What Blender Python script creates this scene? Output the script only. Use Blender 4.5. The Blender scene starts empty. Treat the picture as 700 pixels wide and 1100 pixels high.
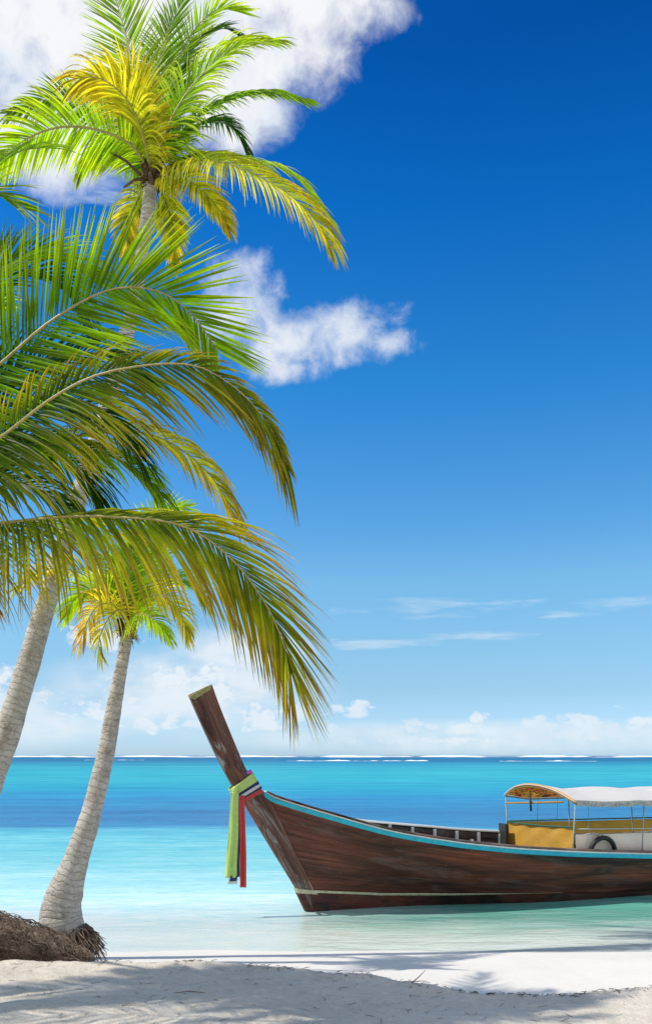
import bpy, bmesh, math, random
from mathutils import Vector, Matrix, noise
random.seed(7)
R = math.radians
scene = bpy.context.scene
COL = scene.collection
H, F, HY = 2.2, 900.0, 812.0          # eye height, focal length in photo pixels, horizon row

def P(px, py, Y):                      # a point of the place at depth Y
    return Vector(((px-350)/F*Y, Y, H-(py-HY)/F*Y))
def lerp(a, b, t): return a+(b-a)*t
def clamp(x, a=0., b=1.): return max(a, min(b, x))
def smooth(a, b, x):
    t = clamp((x-a)/(b-a)); return t*t*(3-2*t)
def interp(tab, x):
    if x <= tab[0][0]: return tab[0][1]
    for (a, u), (b, v) in zip(tab, tab[1:]):
        if x <= b: return u+(v-u)*(x-a)/(b-a)
    return tab[-1][1]
def catmull(pts, n):
    out = []
    m = len(pts)-1
    for i in range(n+1):
        f = i/n*m; k = min(int(f), m-1); t = f-k
        p0 = pts[max(k-1, 0)]; p1 = pts[k]; p2 = pts[k+1]; p3 = pts[min(k+2, m)]
        out.append(0.5*((2*p1)+(p2-p0)*t+(2*p0-5*p1+4*p2-p3)*t*t+(3*p1-p0-3*p2+p3)*t**3))
    return out

# ------------------------------------------------------------ object helpers
class MB:
    def __init__(s): s.v = []; s.f = []; s.c = []; s.uv = {}
    def add(s, vs, fs, col=None):
        b = len(s.v); s.v += [tuple(v) for v in vs]; s.f += [tuple(b+i for i in f) for f in fs]
        if col is not None: s.c += col if isinstance(col, list) else [col]*len(vs)
    def box(s, c, d, rot=None):
        x, y, z = d[0]/2, d[1]/2, d[2]/2
        vs = [Vector((a*x, b*y, e*z)) for a in (-1, 1) for b in (-1, 1) for e in (-1, 1)]
        if rot: vs = [rot @ v for v in vs]
        s.add([v+Vector(c) for v in vs], [(0,1,3,2),(4,6,7,5),(0,4,5,1),(2,3,7,6),(0,2,6,4),(1,5,7,3)])
    def tube(s, pts, rad, n=8, cap=True, col=None, closed=False):
        pts = [Vector(p) for p in pts]; m = len(pts)
        if not isinstance(rad, (list, tuple)): rad = [rad]*m
        vs = []; ref = None
        for i, p in enumerate(pts):
            if closed: T = pts[(i+1) % m]-pts[i-1]
            else: T = pts[min(i+1, m-1)]-pts[max(i-1, 0)]
            T = T.normalized() if T.length > 1e-9 else Vector((0, 0, 1))
            if ref is None:
                ref = Vector((0, 0, 1)) if abs(T.z) < .9 else Vector((1, 0, 0))
            a = (ref-T*ref.dot(T)).normalized(); ref = a; b = T.cross(a)
            for k in range(n):
                th = 2*math.pi*k/n
                vs.append(p+(a*math.cos(th)+b*math.sin(th))*rad[i])
        fs = []
        for i in range(m if closed else m-1):
            for k in range(n):
                j = (i+1) % m
                fs.append((i*n+k, i*n+(k+1) % n, j*n+(k+1) % n, j*n+k))
        if cap and not closed:
            fs.append(tuple(range(n-1, -1, -1))); fs.append(tuple((m-1)*n+k for k in range(n)))
        s.add(vs, fs, col)
    def loft(s, rows, closed=False):
        n = len(rows[0]); vs = [p for r in rows for p in r]; fs = []
        for i in range(len(rows)-1):
            for k in range(n if closed else n-1):
                fs.append((i*n+k, i*n+(k+1) % n, (i+1)*n+(k+1) % n, (i+1)*n+k))
        s.add(vs, fs)
    def build(s, name, mat, parent=None, sm=True, bevel=0, uvs=None):
        me = bpy.data.meshes.new(name); me.from_pydata(s.v, [], s.f); me.update()
        if s.c:
            at = me.color_attributes.new('col', 'FLOAT_COLOR', 'POINT')
            at.data.foreach_set('color', [x for c in s.c for x in (c[0], c[1], c[2], 1)])
        if uvs:
            l = me.uv_layers.new(name='UVMap')
            l.data.foreach_set('uv', [x for lp in me.loops for x in uvs[lp.vertex_index]])
        if sm: me.polygons.foreach_set('use_smooth', [True]*len(me.polygons))
        me.materials.append(mat)
        o = bpy.data.objects.new(name, me); COL.objects.link(o)
        if parent: o.parent = parent
        if bevel:
            b = o.modifiers.new('Bevel', 'BEVEL'); b.width = bevel; b.segments = 2; b.limit_method = 'ANGLE'
        return o
def thing(name, label, cat, loc=(0, 0, 0), rz=0, group=None):
    o = bpy.data.objects.new(name, None); COL.objects.link(o)
    o.empty_display_size = .2; o.location = loc; o.rotation_euler = (0, 0, rz)
    o['label'] = label; o['category'] = cat
    if group: o['group'] = group
    return o
def tag(o, label, cat, group=None, kind=None):
    if label: o['label'] = label
    if cat: o['category'] = cat
    if group: o['group'] = group
    if kind: o['kind'] = kind
    return o

# ------------------------------------------------------------ node helpers
class NT:
    def __init__(s, nt): s.nt = nt; nt.nodes.clear()
    def n(s, typ, **kw):
        o = s.nt.nodes.new(typ)
        for k, v in kw.items(): setattr(o, k, v)
        return o
    def l(s, a, b): s.nt.links.new(a, b)
    def put(s, sock, v):
        if hasattr(v, 'is_output'): s.l(v, sock)
        elif v is not None:
            if sock.type == 'RGBA' and len(v) == 3: v = (*v, 1)
            sock.default_value = v
    def m(s, op, a, b=None, c=None, cl=False):
        o = s.n('ShaderNodeMath', operation=op, use_clamp=cl)
        s.put(o.inputs[0], a)
        if b is not None: s.put(o.inputs[1], b)
        if c is not None: s.put(o.inputs[2], c)
        return o.outputs[0]
    def vm(s, op, a, b=None):
        o = s.n('ShaderNodeVectorMath', operation=op); s.put(o.inputs[0], a)
        if b is not None: s.put(o.inputs[1] if op != 'SCALE' else o.inputs[3], b)
        return o.outputs[0]
    def mix(s, f, a, b, mode='MIX'):
        o = s.n('ShaderNodeMix', data_type='RGBA', blend_type=mode)
        s.put(o.inputs[0], f); s.put(o.inputs[6], a); s.put(o.inputs[7], b); return o.outputs[2]
    def ms(s, f, a, b):
        o = s.n('ShaderNodeMixShader'); s.put(o.inputs[0], f); s.l(a, o.inputs[1]); s.l(b, o.inputs[2]); return o.outputs[0]
    def ss(s, x, a, b, lo=0., hi=1.):
        o = s.n('ShaderNodeMapRange', interpolation_type='SMOOTHSTEP')
        s.put(o.inputs[0], x)
        for i, v in enumerate((a, b, lo, hi)): s.put(o.inputs[i+1], v)
        return o.outputs[0]
    def noise(s, vec, scale, det=4, rough=.55, sc=None, dist=0):
        if sc:
            mp = s.n('ShaderNodeMapping'); s.l(vec, mp.inputs[0]); mp.inputs['Scale'].default_value = sc; vec = mp.outputs[0]
        o = s.n('ShaderNodeTexNoise'); s.l(vec, o.inputs['Vector']); o.inputs['Scale'].default_value = scale
        o.inputs['Detail'].default_value = det; o.inputs['Roughness'].default_value = rough
        o.inputs['Distortion'].default_value = dist
        return o.outputs[0]
    def ramp(s, f, stops, interp='LINEAR'):
        o = s.n('ShaderNodeValToRGB'); s.l(f, o.inputs[0]); cr = o.color_ramp; cr.interpolation = interp
        while len(cr.elements) > 1: cr.elements.remove(cr.elements[-1])
        for i, (p, c) in enumerate(stops):
            e = cr.elements[0] if i == 0 else cr.elements.new(p)
            e.position = p; e.color = (*c, 1)
        return o.outputs[0]
    def bump(s, h, st=.3, dist=.01):
        o = s.n('ShaderNodeBump'); s.l(h, o.inputs['Height']); o.inputs['Strength'].default_value = st
        o.inputs['Distance'].default_value = dist; return o.outputs[0]
def newmat(name):
    m = bpy.data.materials.new(name); m.use_nodes = True; return m, NT(m.node_tree)
def lin(r, g, b):
    return tuple(((c/255)/12.92 if c <= 10 else ((c/255+.055)/1.055)**2.4) for c in (r, g, b))
def principled(t, col, rough=.6, normal=None, spec=.4, **kw):
    p = t.n('ShaderNodeBsdfPrincipled'); t.put(p.inputs['Base Color'], col); t.put(p.inputs['Roughness'], rough)
    p.inputs['Specular IOR Level'].default_value = spec
    if normal: t.l(normal, p.inputs['Normal'])
    for k, v in kw.items(): t.put(p.inputs[k], v)
    return p.outputs[0]
def out(t, sh):
    o = t.n('ShaderNodeOutputMaterial'); t.l(sh, o.inputs[0])
def coord(t, k='Object'): return t.n('ShaderNodeTexCoord').outputs[k]

def plain(name, col, rough=.6, var=.25, scale=12, bump=.2, dist=.003, translucent=0, spec=.4, metal=0):
    m, t = newmat(name); c = coord(t)
    n1 = t.noise(c, scale, 6, .6); n2 = t.noise(c, scale*5, 3)
    f = t.m('MULTIPLY_ADD', n1, .7, t.m('MULTIPLY', n2, .3))
    cc = t.ramp(f, [(.3, tuple(x*(1-var) for x in col)), (.7, tuple(min(1, x*(1+var)) for x in col))])
    sh = principled(t, cc, rough, t.bump(f, bump, dist), spec, Metallic=metal)
    if translucent:
        tr = t.n('ShaderNodeBsdfTranslucent'); t.l(cc, tr.inputs[0]); sh = t.ms(translucent, sh, tr.outputs[0])
    out(t, sh); return m

# ------------------------------------------------------------ materials
def mat_leaf():
    m, t = newmat('palm_leaf')
    a = t.n('ShaderNodeAttribute', attribute_name='col').outputs['Color']
    c = coord(t); n = t.noise(c, 9, 3)
    col = t.mix(1., a, t.ramp(n, [(.3, (.8, .8, .8)), (.7, (1.18, 1.15, 1.1))]), 'MULTIPLY')
    d = principled(t, col, .45, None, .28)
    tr = t.n('ShaderNodeBsdfTranslucent')
    t.l(t.mix(1., col, (1.35, 1.25, .55), 'MULTIPLY'), tr.inputs[0])
    out(t, t.ms(.56, d, tr.outputs[0])); return m
def mat_rachis():
    m, t = newmat('palm_rachis')
    a = t.n('ShaderNodeAttribute', attribute_name='col').outputs['Color']
    n = t.noise(coord(t), 30, 3)
    out(t, principled(t, t.mix(1., a, t.ramp(n, [(.3, (.75, .75, .7)), (.7, (1.1, 1.1, 1.1))]), 'MULTIPLY'), .45)); return m
def mat_trunk():
    m, t = newmat('palm_bark')
    uv = t.n('ShaderNodeUVMap').outputs[0]; c = coord(t)
    sp = t.n('ShaderNodeSeparateXYZ'); t.l(uv, sp.inputs[0])
    w = t.noise(c, 9, 4)
    h = t.m('ADD', sp.outputs[1], t.m('MULTIPLY', w, .11))
    fr = t.m('FRACT', t.m('MULTIPLY', h, 15.))
    ring = t.m('SUBTRACT', 1., t.ss(t.m('ABSOLUTE', t.m('SUBTRACT', fr, .5)), .0, .16))
    n1 = t.noise(c, 7, 6, .65); n2 = t.noise(c, 45, 6, .7); n3 = t.noise(uv, 1, 5, .7, (30, 90, 1))
    f = t.m('ADD', t.m('MULTIPLY', n1, .5), t.m('ADD', t.m('MULTIPLY', n2, .3), t.m('MULTIPLY', n3, .35)))
    base = t.ramp(f, [(.36, (.13, .10, .078)), (.48, (.34, .29, .235)), (.58, (.52, .47, .40)), (.74, (.70, .66, .60))])
    cc = t.mix(t.m('MULTIPLY', ring, t.ss(n1, .38, .7, .05, .45)), base, (.17, .14, .11))
    hgt = t.m('SUBTRACT', t.m('MULTIPLY', f, 1.2), t.m('MULTIPLY', ring, .35))
    out(t, principled(t, cc, .85, t.bump(hgt, .9, .02), .2)); return m
def mat_fibre(name, c0, c1):
    m, t = newmat(name); c = coord(t)
    n = t.noise(c, 9, 6, .7); n2 = t.noise(c, 60, 3)
    f = t.m('ADD', t.m('MULTIPLY', n, .6), t.m('MULTIPLY', n2, .4))
    out(t, principled(t, t.ramp(f, [(.35, c0), (.62, c1)]), .9, t.bump(f, .8, .02), .15)); return m
def mat_sand():
    m, t = newmat('beach_sand')
    c = coord(t); sp = t.n('ShaderNodeSeparateXYZ'); t.l(c, sp.inputs[0])
    n1 = t.noise(c, 1.3, 5, .6); n2 = t.noise(c, 14, 6, .7); n3 = t.noise(c, 160, 3, .7); n4 = t.noise(c, 45, 4, .6)
    dry = t.n('ShaderNodeAttribute', attribute_name='col').outputs['Color']
    sd = t.n('ShaderNodeSeparateColor'); t.l(dry, sd.inputs[0])
    g = t.ramp(t.m('ADD', t.m('MULTIPLY', n1, .35), t.m('ADD', t.m('MULTIPLY', n2, .4), t.m('MULTIPLY', n3, .25))),
               [(.34, (.47, .40, .32)), (.47, (.64, .57, .47)), (.64, (.78, .71, .61))])
    wet = t.ramp(t.m('ADD', t.m('MULTIPLY', n1, .6), t.m('MULTIPLY', n2, .4)), [(.3, (.66, .62, .55)), (.7, (.77, .73, .66))])
    cc = t.mix(sd.outputs[0], wet, g)
    # small specks of shell and twig grit
    vo = t.n('ShaderNodeTexVoronoi'); t.l(c, vo.inputs['Vector']); vo.inputs['Scale'].default_value = 26
    sk = t.m('MULTIPLY', t.m('LESS_THAN', vo.outputs['Distance'], .13), t.m('MULTIPLY', sd.outputs[0], t.ss(n2, .52, .62)))
    cc = t.mix(t.m('MULTIPLY', sk, .75), cc, (.14, .10, .07))
    h = t.m('ADD', t.m('MULTIPLY', n2, 1.), t.m('ADD', t.m('MULTIPLY', n4, .5), t.m('MULTIPLY', n3, .18)))
    bs = t.n('ShaderNodeBump'); t.l(h, bs.inputs['Height']); bs.inputs['Distance'].default_value = .05
    t.l(t.m('MULTIPLY_ADD', sd.outputs[0],   .5, .08), bs.inputs['Strength'])
    out(t, principled(t, cc, .9, bs.outputs[0], .15)); return m
def mat_water():
    m, t = newmat('lagoon_water')
    c = coord(t); sp = t.n('ShaderNodeSeparateXYZ'); t.l(c, sp.inputs[0])
    X, Y = sp.outputs[0], sp.outputs[1]
    nb = t.noise(c, 1, 4, .6, (.012, .05, 1)); nc = t.noise(c, 1, 5, .65, (.06, .35, 1)); nd = t.noise(c, 1, 5, .6, (.5, 1.6, 1))
    # log of the distance offshore, wandered by noise: bands of depth over sand and weed
    lg = t.m('LOGARITHM', t.m('MAXIMUM', Y, 2.), 10.)
    wob = t.m('ADD', t.m('MULTIPLY', t.m('SUBTRACT', nb, .5), .34), t.m('MULTIPLY', t.m('SUBTRACT', nc, .5), .2))
    wob = t.m('ADD', wob, t.m('MULTIPLY', t.m('SUBTRACT', nd, .5), .04))
    lgw = t.m('ADD', lg, t.m('MULTIPLY', wob, t.ss(Y, 20., 60., .25, 1.)))
    f = t.m('DIVIDE', lgw, 4.)
    def k(px): return math.log10(1980/px)/4
    cols = WATER
    cc = t.ramp(f, sorted([(k(p), v) for p, v in cols]))
    st = t.noise(c, 1, 4, .7, (.7, 3.2, 1)); st2 = t.noise(c, 1, 4, .7, (.10, .6, 1)); st3 = t.noise(c, 1, 4, .7, (.012, .09, 1))
    w1 = t.ss(Y, 25., 60., 1., .15); w3 = t.ss(Y, 60., 200., .1, .8)
    mod = t.m('ADD', .5, t.m('ADD', t.m('MULTIPLY', t.m('SUBTRACT', st, .5), w1), t.m('ADD', t.m('MULTIPLY', t.m('SUBTRACT', st2, .5), .75), t.m('MULTIPLY', t.m('SUBTRACT', st3, .5), w3))))
    amt = t.ss(Y, 10., 34., .16, 1.)
    fine = t.noise(c, 1, 3, .65, (2.4, 7.5, 1), .4)
    cc = t.mix(t.ss(Y, 70., 30., 0., .55), cc, t.mix(1., cc, t.ramp(fine, [(.36, (.72, .90, .93)), (.5, (1, 1, 1)), (.63, (1.25, 1.08, 1.05))]), 'MULTIPLY'))
    cc = t.mix(t.m('MULTIPLY', amt, 1.), cc, t.mix(1., cc, t.ramp(mod, [(.36, (.35, .72, .82)), (.5, (1, 1, 1)), (.64, (2.1, 1.28, 1.12))]), 'MULTIPLY'))
    # deeper green around the hull on the right, the boat's shadow painted in
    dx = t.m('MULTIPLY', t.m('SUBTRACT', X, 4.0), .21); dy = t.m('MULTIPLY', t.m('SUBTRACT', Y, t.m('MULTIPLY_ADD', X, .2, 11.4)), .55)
    shade_pool = t.m('SUBTRACT', 1., t.m('ADD', t.m('MULTIPLY', dx, dx), t.m('MULTIPLY', dy, dy)))
    shade_pool = t.ss(t.m('ADD', shade_pool, t.m('MULTIPLY', t.m('SUBTRACT', nd, .5), 1.6)), -.1, 1.1)
    cc = t.mix(t.m('MULTIPLY', shade_pool, .85), cc, lin(70, 172, 150))
    wv = t.noise(c, 1, 3, .6, (2.2, 6., 1)); wv2 = t.noise(c, 1, 4, .6, (.5, 1.3, 1))
    hgt = t.m('ADD', t.m('MULTIPLY', wv, .35), wv2)
    nm = t.bump(hgt, .5, .16)
    d = t.n('ShaderNodeBsdfDiffuse'); t.l(cc, d.inputs[0])
    # scattering body of the water over bright sand
    tp = t.n('ShaderNodeBsdfTransparent'); t.l(t.mix(shade_pool, (.93, .99, .985), (.6, .93, .86)), tp.inputs[0])
    al = t.m('ADD', t.ss(Y, 8.9, 13.), t.m('MULTIPLY', t.m('SUBTRACT', nd, .5), .15))
    al = t.m('MULTIPLY', al, .96)
    al = t.m('MAXIMUM', al, t.m('MULTIPLY', shade_pool, .55), cl=True)
    body = t.ms(al, tp.outputs[0], d.outputs[0])
    g = t.n('ShaderNodeBsdfGlossy'); g.inputs['Roughness'].default_value = .12; t.l(nm, g.inputs['Normal'])
    g.inputs[0].default_value = (.75, .92, 1, 1)
    fr = t.n('ShaderNodeFresnel'); fr.inputs['IOR'].default_value = 1.33; t.l(nm, fr.inputs['Normal'])
    gf = t.m('MULTIPLY', t.m('MINIMUM', fr.outputs[0], .5), t.ss(Y, 14., 60., .75, .3))
    out(t, t.ms(gf, body, g.outputs[0])); return m
WATER = [(230, lin(240, 245, 236)), (185, lin(228, 244, 238)), (150, lin(198, 238, 233)), (120, lin(134, 208, 208)), (90, lin(98, 192, 200)), (81, lin(80, 180, 196)),
         (76, lin(14, 118, 166)), (58, lin(8, 110, 162)), (44, lin(20, 140, 182)), (35, lin(32, 156, 180)), (22, lin(42, 168, 184)),
         (12, lin(40, 158, 178)), (8, lin(26, 132, 166)), (5, lin(14, 104, 146)), (1, lin(16, 100, 144))]
def mat_wood(name, dark, mid, hi, grey, greyamt=.5, planks=0):
    m, t = newmat(name); uv = t.n('ShaderNodeUVMap').outputs[0]
    sp = t.n('ShaderNodeSeparateXYZ'); t.l(uv, sp.inputs[0])
    g = t.noise(uv, 1, 6, .65, (2.2, 30, 1), .6); g2 = t.noise(uv, 1, 5, .7, (9, 110, 1)); b = t.noise(uv, 1, 5, .6, (.9, 2.6, 1)); p = t.noise(uv, 1, 7, .72, (2., 5., 1), 1.2)
    f = t.m('ADD', t.m('MULTIPLY', g, .5), t.m('ADD', t.m('MULTIPLY', g2, .25), t.m('MULTIPLY', b, .3)))
    cc = t.ramp(f, [(.36, dark), (.52, mid), (.68, hi)])
    blot = t.noise(uv, 1, 6, .6, (1.1, 4., 1), .8)
    cc = t.mix(1., cc, t.ramp(blot, [(.36, (.32, .28, .28)), (.5, (1, .92, .9)), (.64, (1.7, 1.25, 1.15))]), 'MULTIPLY')
    hgt = t.m('ADD', g, t.m('MULTIPLY', g2, .4))
    if planks:
        v = t.m('MULTIPLY', sp.outputs[1], planks); fl = t.m('FLOOR', v); fr = t.m('FRACT', v)
        wn = t.n('ShaderNodeTexWhiteNoise', noise_dimensions='1D'); t.l(fl, wn.inputs['W'])
        cc = t.mix(1., cc, t.ramp(wn.outputs[0], [(0, (.82, .8, .8)), (1, (1.18, 1.12, 1.1))]), 'MULTIPLY')
        seam = t.m('SUBTRACT', 1., t.ss(t.m('MINIMUM', fr, t.m('SUBTRACT', 1., fr)), .0, .07))
        cc = t.mix(t.m('MULTIPLY', seam, t.ss(b, .35, .65, .05, .7)), cc, tuple(x*.35 for x in dark))
        hgt = t.m('SUBTRACT', hgt, t.m('MULTIPLY', seam, 1.2))
    gm = t.m('MULTIPLY', t.ss(p, .49, .64), greyamt)
    cc = t.mix(gm, cc, grey)
    sc = t.noise(uv, 1, 3, .6, (60, 14, 1)); cc = t.mix(t.m('MULTIPLY', t.ss(sc, .70, .74), .5), cc, grey)
    out(t, principled(t, cc, t.ss(p, .4, .7, .5, .8), t.bump(hgt, .5, .006), .35)); return m
def mat_pattern():
    m, t = newmat('printed_cloth'); c = coord(t)
    a = t.noise(c, 3.2, 3, .6, None, 2.5); b = t.noise(c, 6, 3, .5, (1, 1, 1), 1.5)
    cc = t.ramp(a, [(.38, (1., .78, .08)), (.45, (1., .30, .02)), (.50, (.7, .07, .01)), (.54, (.02, .01, .01)), (.57, (1., .7, .08)), (.66, (.9, .2, .01))])
    cc = t.mix(t.ss(b, .57, .61), cc, (.02, .015, .01))
    d = principled(t, cc, .7); tr = t.n('ShaderNodeBsdfTranslucent'); t.l(cc, tr.inputs[0])
    out(t, t.ms(.6, d, tr.outputs[0])); return m

M = dict(
    leaf=mat_leaf(), rachis=mat_rachis(), bark=mat_trunk(),
    fibre=mat_fibre('palm_fibre', (.035, .022, .014), (.20, .13, .08)),
    root=mat_fibre('root_fibre', (.04, .027, .02), (.27, .20, .15)),
    sand=mat_sand(), water=mat_water(),
    hull=mat_wood('hull_planks', (.030, .008, .005), (.088, .026, .014), (.19, .068, .036), (.25, .235, .22), .17, 11),
    stem=mat_wood('stem_timber', (.05, .018, .012), (.13, .055, .036), (.22, .12, .085), (.34, .33, .31), .9),
    lower=mat_wood('lower_planks', (.028, .008, .006), (.075, .022, .014), (.13, .045, .028), (.14, .12, .10), .3),
    cap=mat_wood('rail_timber', (.05, .03, .025), (.13, .085, .07), (.25, .18, .15), (.35, .33, .31), .6),
    inner=mat_wood('inner_planks', (.02, .018, .015), (.06, .05, .04), (.12, .10, .08), (.22, .22, .2), .5, 8),
    cyan=plain('cyan_paint', (.02, .40, .52), .55, .25, 14, .3),
    white=plain('white_paint', (.72, .72, .68), .5, .15, 14, .3),
    cream=plain('cream_paint', (.50, .45, .28), .7, .4, 18, .5),
    capend=plain('mossy_end_grain', (.30, .27, .10), .8, .4, 25, .6),
    roof=plain('white_tarpaulin', (.90, .88, .84), .65, .04, 4, .35, .02, .45),
    valance=plain('frayed_edge', (.36, .36, .33), .8, .6, 26, .6, .01),
    orange=plain('ochre_tarpaulin', (.74, .40, .06), .6, .12, 5, .5, .03, .25),
    creamtarp=plain('pale_tarpaulin', (.95, .82, .66), .6, .04, 4, .5, .03, .2),
    pole=plain('pale_pole', (.34, .36, .32), .5, .3, 30, .3),
    bamboo=plain('ochre_bar', (.42, .24, .07), .6, .3, 30, .3),
    dark=plain('dark_rod', (.03, .035, .03), .6, .3, 30, .2),
    green=plain('green_edging', (.03, .13, .08), .7, .3, 30, .2),
    rubber=plain('black_rubber', (.012, .012, .014), .5, .3, 30, .3),
    rope=plain('pale_rope', (.55, .52, .46), .9, .3, 60, .6),
    print_=mat_pattern(),
    s_green=plain('lime_silk', (.60, .76, .24), .55, .12, 20, .15, .003, .3),
    s_navy=plain('navy_silk', (.015, .03, .10), .55, .2, 20, .15),
    s_white=plain('white_silk', (.72, .72, .70), .55, .08, 20, .15, .003, .2),
    s_red=plain('red_silk', (.62, .06, .06), .55, .15, 20, .15, .003, .15),
    s_pink=plain('violet_silk', (.50, .08, .50), .55, .15, 20, .15),
    foam=plain('surf_foam', (.86, .88, .88), .9, .05, .05, .1),
    debris=plain('dry_weed', (.09, .065, .045), .9, .5, 30, .3),
    twig=plain('dry_twig', (.16, .10, .06), .85, .4, 60, .4),
)

# ------------------------------------------------------------ world, sun, camera
SUN_EL, SUN_AZ = 54, -99              # azimuth clockwise from +Y: from the left, a little behind the camera
w = bpy.data.worlds.new('World'); scene.world = w; w.use_nodes = True
def build_world():
    t = NT(w.node_tree)
    sky = t.n('ShaderNodeTexSky'); sky.sky_type = 'NISHITA'; sky.sun_disc = False
    sky.sun_elevation = R(SUN_EL); sky.sun_rotation = R(SUN_AZ); sky.air_density = 1.0; sky.dust_density = .3; sky.ozone_density = 2.
    d = coord(t, 'Generated'); sp = t.n('ShaderNodeSeparateXYZ'); t.l(d, sp.inputs[0])
    x, y, z = sp.outputs
    az = t.m('ARCTAN2', x, y); el = t.m('ARCSINE', t.m('MINIMUM', t.m('MAXIMUM', z, -1.), 1.))
    tint = t.ramp(t.m('MULTIPLY', t.m('ADD', el, .0), 1.25), SKYTINT)
    col = t.mix(1., sky.outputs[0], tint, 'MULTIPLY')
    col = t.vm('SCALE', col, 2.5)
    cv = t.n('ShaderNodeCombineXYZ'); t.l(az, cv.inputs[0]); t.l(el, cv.inputs[1]); cv = cv.outputs[0]
    def blobs(lst):
        acc = None
        for (px, py, rx, ry) in lst:
            a0 = math.atan((px-350)/F); e0 = math.atan((HY-py)/math.hypot(F, px-350))
            ra = rx/F*math.cos(a0)**2; re = ry/F*math.cos(e0)**2
            dx = t.m('DIVIDE', t.m('SUBTRACT', az, a0), ra); dy = t.m('DIVIDE', t.m('SUBTRACT', el, e0), re)
            r = t.m('SUBTRACT', 1., t.m('ADD', t.m('MULTIPLY', dx, dx), t.m('MULTIPLY', dy, dy)))
            acc = r if acc is None else t.m('SMOOTH_MAX', acc, r, .4)
        return t.m('MAXIMUM', acc, -3.)
    nA = t.m('ADD', t.m('MULTIPLY', t.noise(cv, 6.5, 8, .55, (1, 1.25, 1), .2), .5), t.m('MULTIPLY', t.noise(cv, 24., 9, .62, (1, 1.2, 1), .3), .5)); nA2 = t.noise(cv, 2.2, 3, .5, (1, 1.2, 1))
    mA = t.m('MULTIPLY', blobs(CLOUDS_A), 2.3)
    dA = t.ss(t.m('ADD', mA, t.m('ADD', t.m('MULTIPLY', t.m('SUBTRACT', nA, .5), 9.), t.m('MULTIPLY', t.m('SUBTRACT', nA2, .5), 2.))), -1.1, 2.1, 0., .96)
    dM = t.ss(t.m('ADD', t.m('MULTIPLY', blobs(CLOUDS_M), 1.15), t.m('MULTIPLY', t.m('SUBTRACT', nA, .5), 9.)), -.6, 2.1, 0., .86)
    dH = t.m('MULTIPLY', t.ss(blobs(CLOUDS_H), -.2, 1.), t.ss(t.noise(cv, 14, 6, .55, (1, 2, 1)), .30, .62, .25, .92))
    dA = t.m('MAXIMUM', dA, dM)
    nB = t.noise(cv, 42, 8, .58, (.8, 1.15, 1), .1)
    dB = t.ss(t.m('ADD', blobs(CLOUDS_B), t.m('MULTIPLY', t.m('SUBTRACT', nB, .5), 8.)), -.1, 1.2, 0., .9)
    nC = t.noise(cv, 9, 7, .6, (1., 7., 1), .4)
    dC = t.ss(t.m('ADD', blobs(CLOUDS_C), t.m('MULTIPLY', t.m('SUBTRACT', nC, .5), 7.)), .1, 2.2, 0., .42)
    dn = t.m('MAXIMUM', t.m('MAXIMUM', dA, dH), t.m('MAXIMUM', dB, dC))
    nZ = t.noise(d, 2.2, 6, .55)
    far = t.m('MAXIMUM', t.ss(y, .25, -.25), t.ss(z, .80, .92))
    dn = t.m('MAXIMUM', dn, t.m('MULTIPLY', far, t.ss(nZ, .38, .58, .15, .8)))  # unseen cloud cover overhead and behind the camera, added as white fill light
    shade = t.noise(cv, 9, 6, .55)
    cA = t.ramp(shade, [(.35, (7.3, 8.2, 9.2)), (.55, (9.6, 9.7, 9.8))])
    # haze keeps the low clouds bluer than the high ones
    cl = t.mix(t.ss(el, .0, .2), t.mix(.45, cA, (5.6, 7.6, 9.2)), cA)
    col = t.mix(dn, col, cl)
    bg = t.n('ShaderNodeBackground'); t.l(col, bg.inputs[0]); bg.inputs[1].default_value = .1
    o = t.n('ShaderNodeOutputWorld'); t.l(bg.outputs[0], o.inputs[0])
SKY_AT = [.012, .096, .149, .254, .341, .52, .725, .88]      # elevation: the clear air wanted there, and what the plain sky gives
SKY_WANT = [(188, 220, 240), (160, 208, 240), (146, 202, 239), (122, 188, 235), (90, 164, 228), (44, 134, 211), (12, 104, 190), (4, 82, 166)]
SKY_RAW = [(.618, .596, .445), (.45, .588, .625), (.345, .494, .616), (.231, .36, .533), (.179, .289, .464), (.128, .211, .369), (.101, .169, .31), (.092, .155, .288)]
SKYTINT = [(p, tuple(a/b/2.5 for a, b in zip(lin(*w), r))) for p, w, r in zip(SKY_AT, SKY_WANT, SKY_RAW)]
CLOUDS_A = [(60, 30, 220, 140), (150, 60, 120, 80), (170, 0, 170, 90), (320, 0, 105, 55), (300, 60, 80, 60), (250, 110, 70, 55), (60, 150, 90, 60)]
CLOUDS_M = [(256, 325, 46, 58), (292, 376, 60, 36), (370, 358, 66, 36), (418, 368, 40, 18)]
CLOUDS_H = [(200, 745, 170, 50), (20, 770, 150, 35), (520, 792, 320, 20), (260, 700, 90, 30)]
CLOUDS_B = [(215, 735, 75, 28), (160, 765, 110, 22), (290, 768, 70, 18), (100, 685, 50, 12), (50, 765, 50, 12), (40, 752, 14, 8), (90, 770, 24, 8),
            (377, 763, 24, 9), (360, 781, 10, 8), (440, 781, 26, 8), (500, 784, 60, 8), (515, 775, 10, 9), (545, 786, 30, 7), (575, 778, 24, 9), (612, 769, 20, 7), (630, 773, 26, 9), (655, 786, 40, 9), (668, 760, 14, 4), (600, 792, 90, 6), (450, 795, 90, 5), (690, 772, 20, 9), (800, 770, 90, 20), (-100, 740, 120, 40), (1000, 780, 160, 20)]
CLOUDS_C = [(470, 655, 120, 12), (590, 660, 60, 6), (500, 684, 70, 6), (400, 690, 90, 7), (110, 190, 90, 30), (640, 650, 80, 10)]

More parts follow.
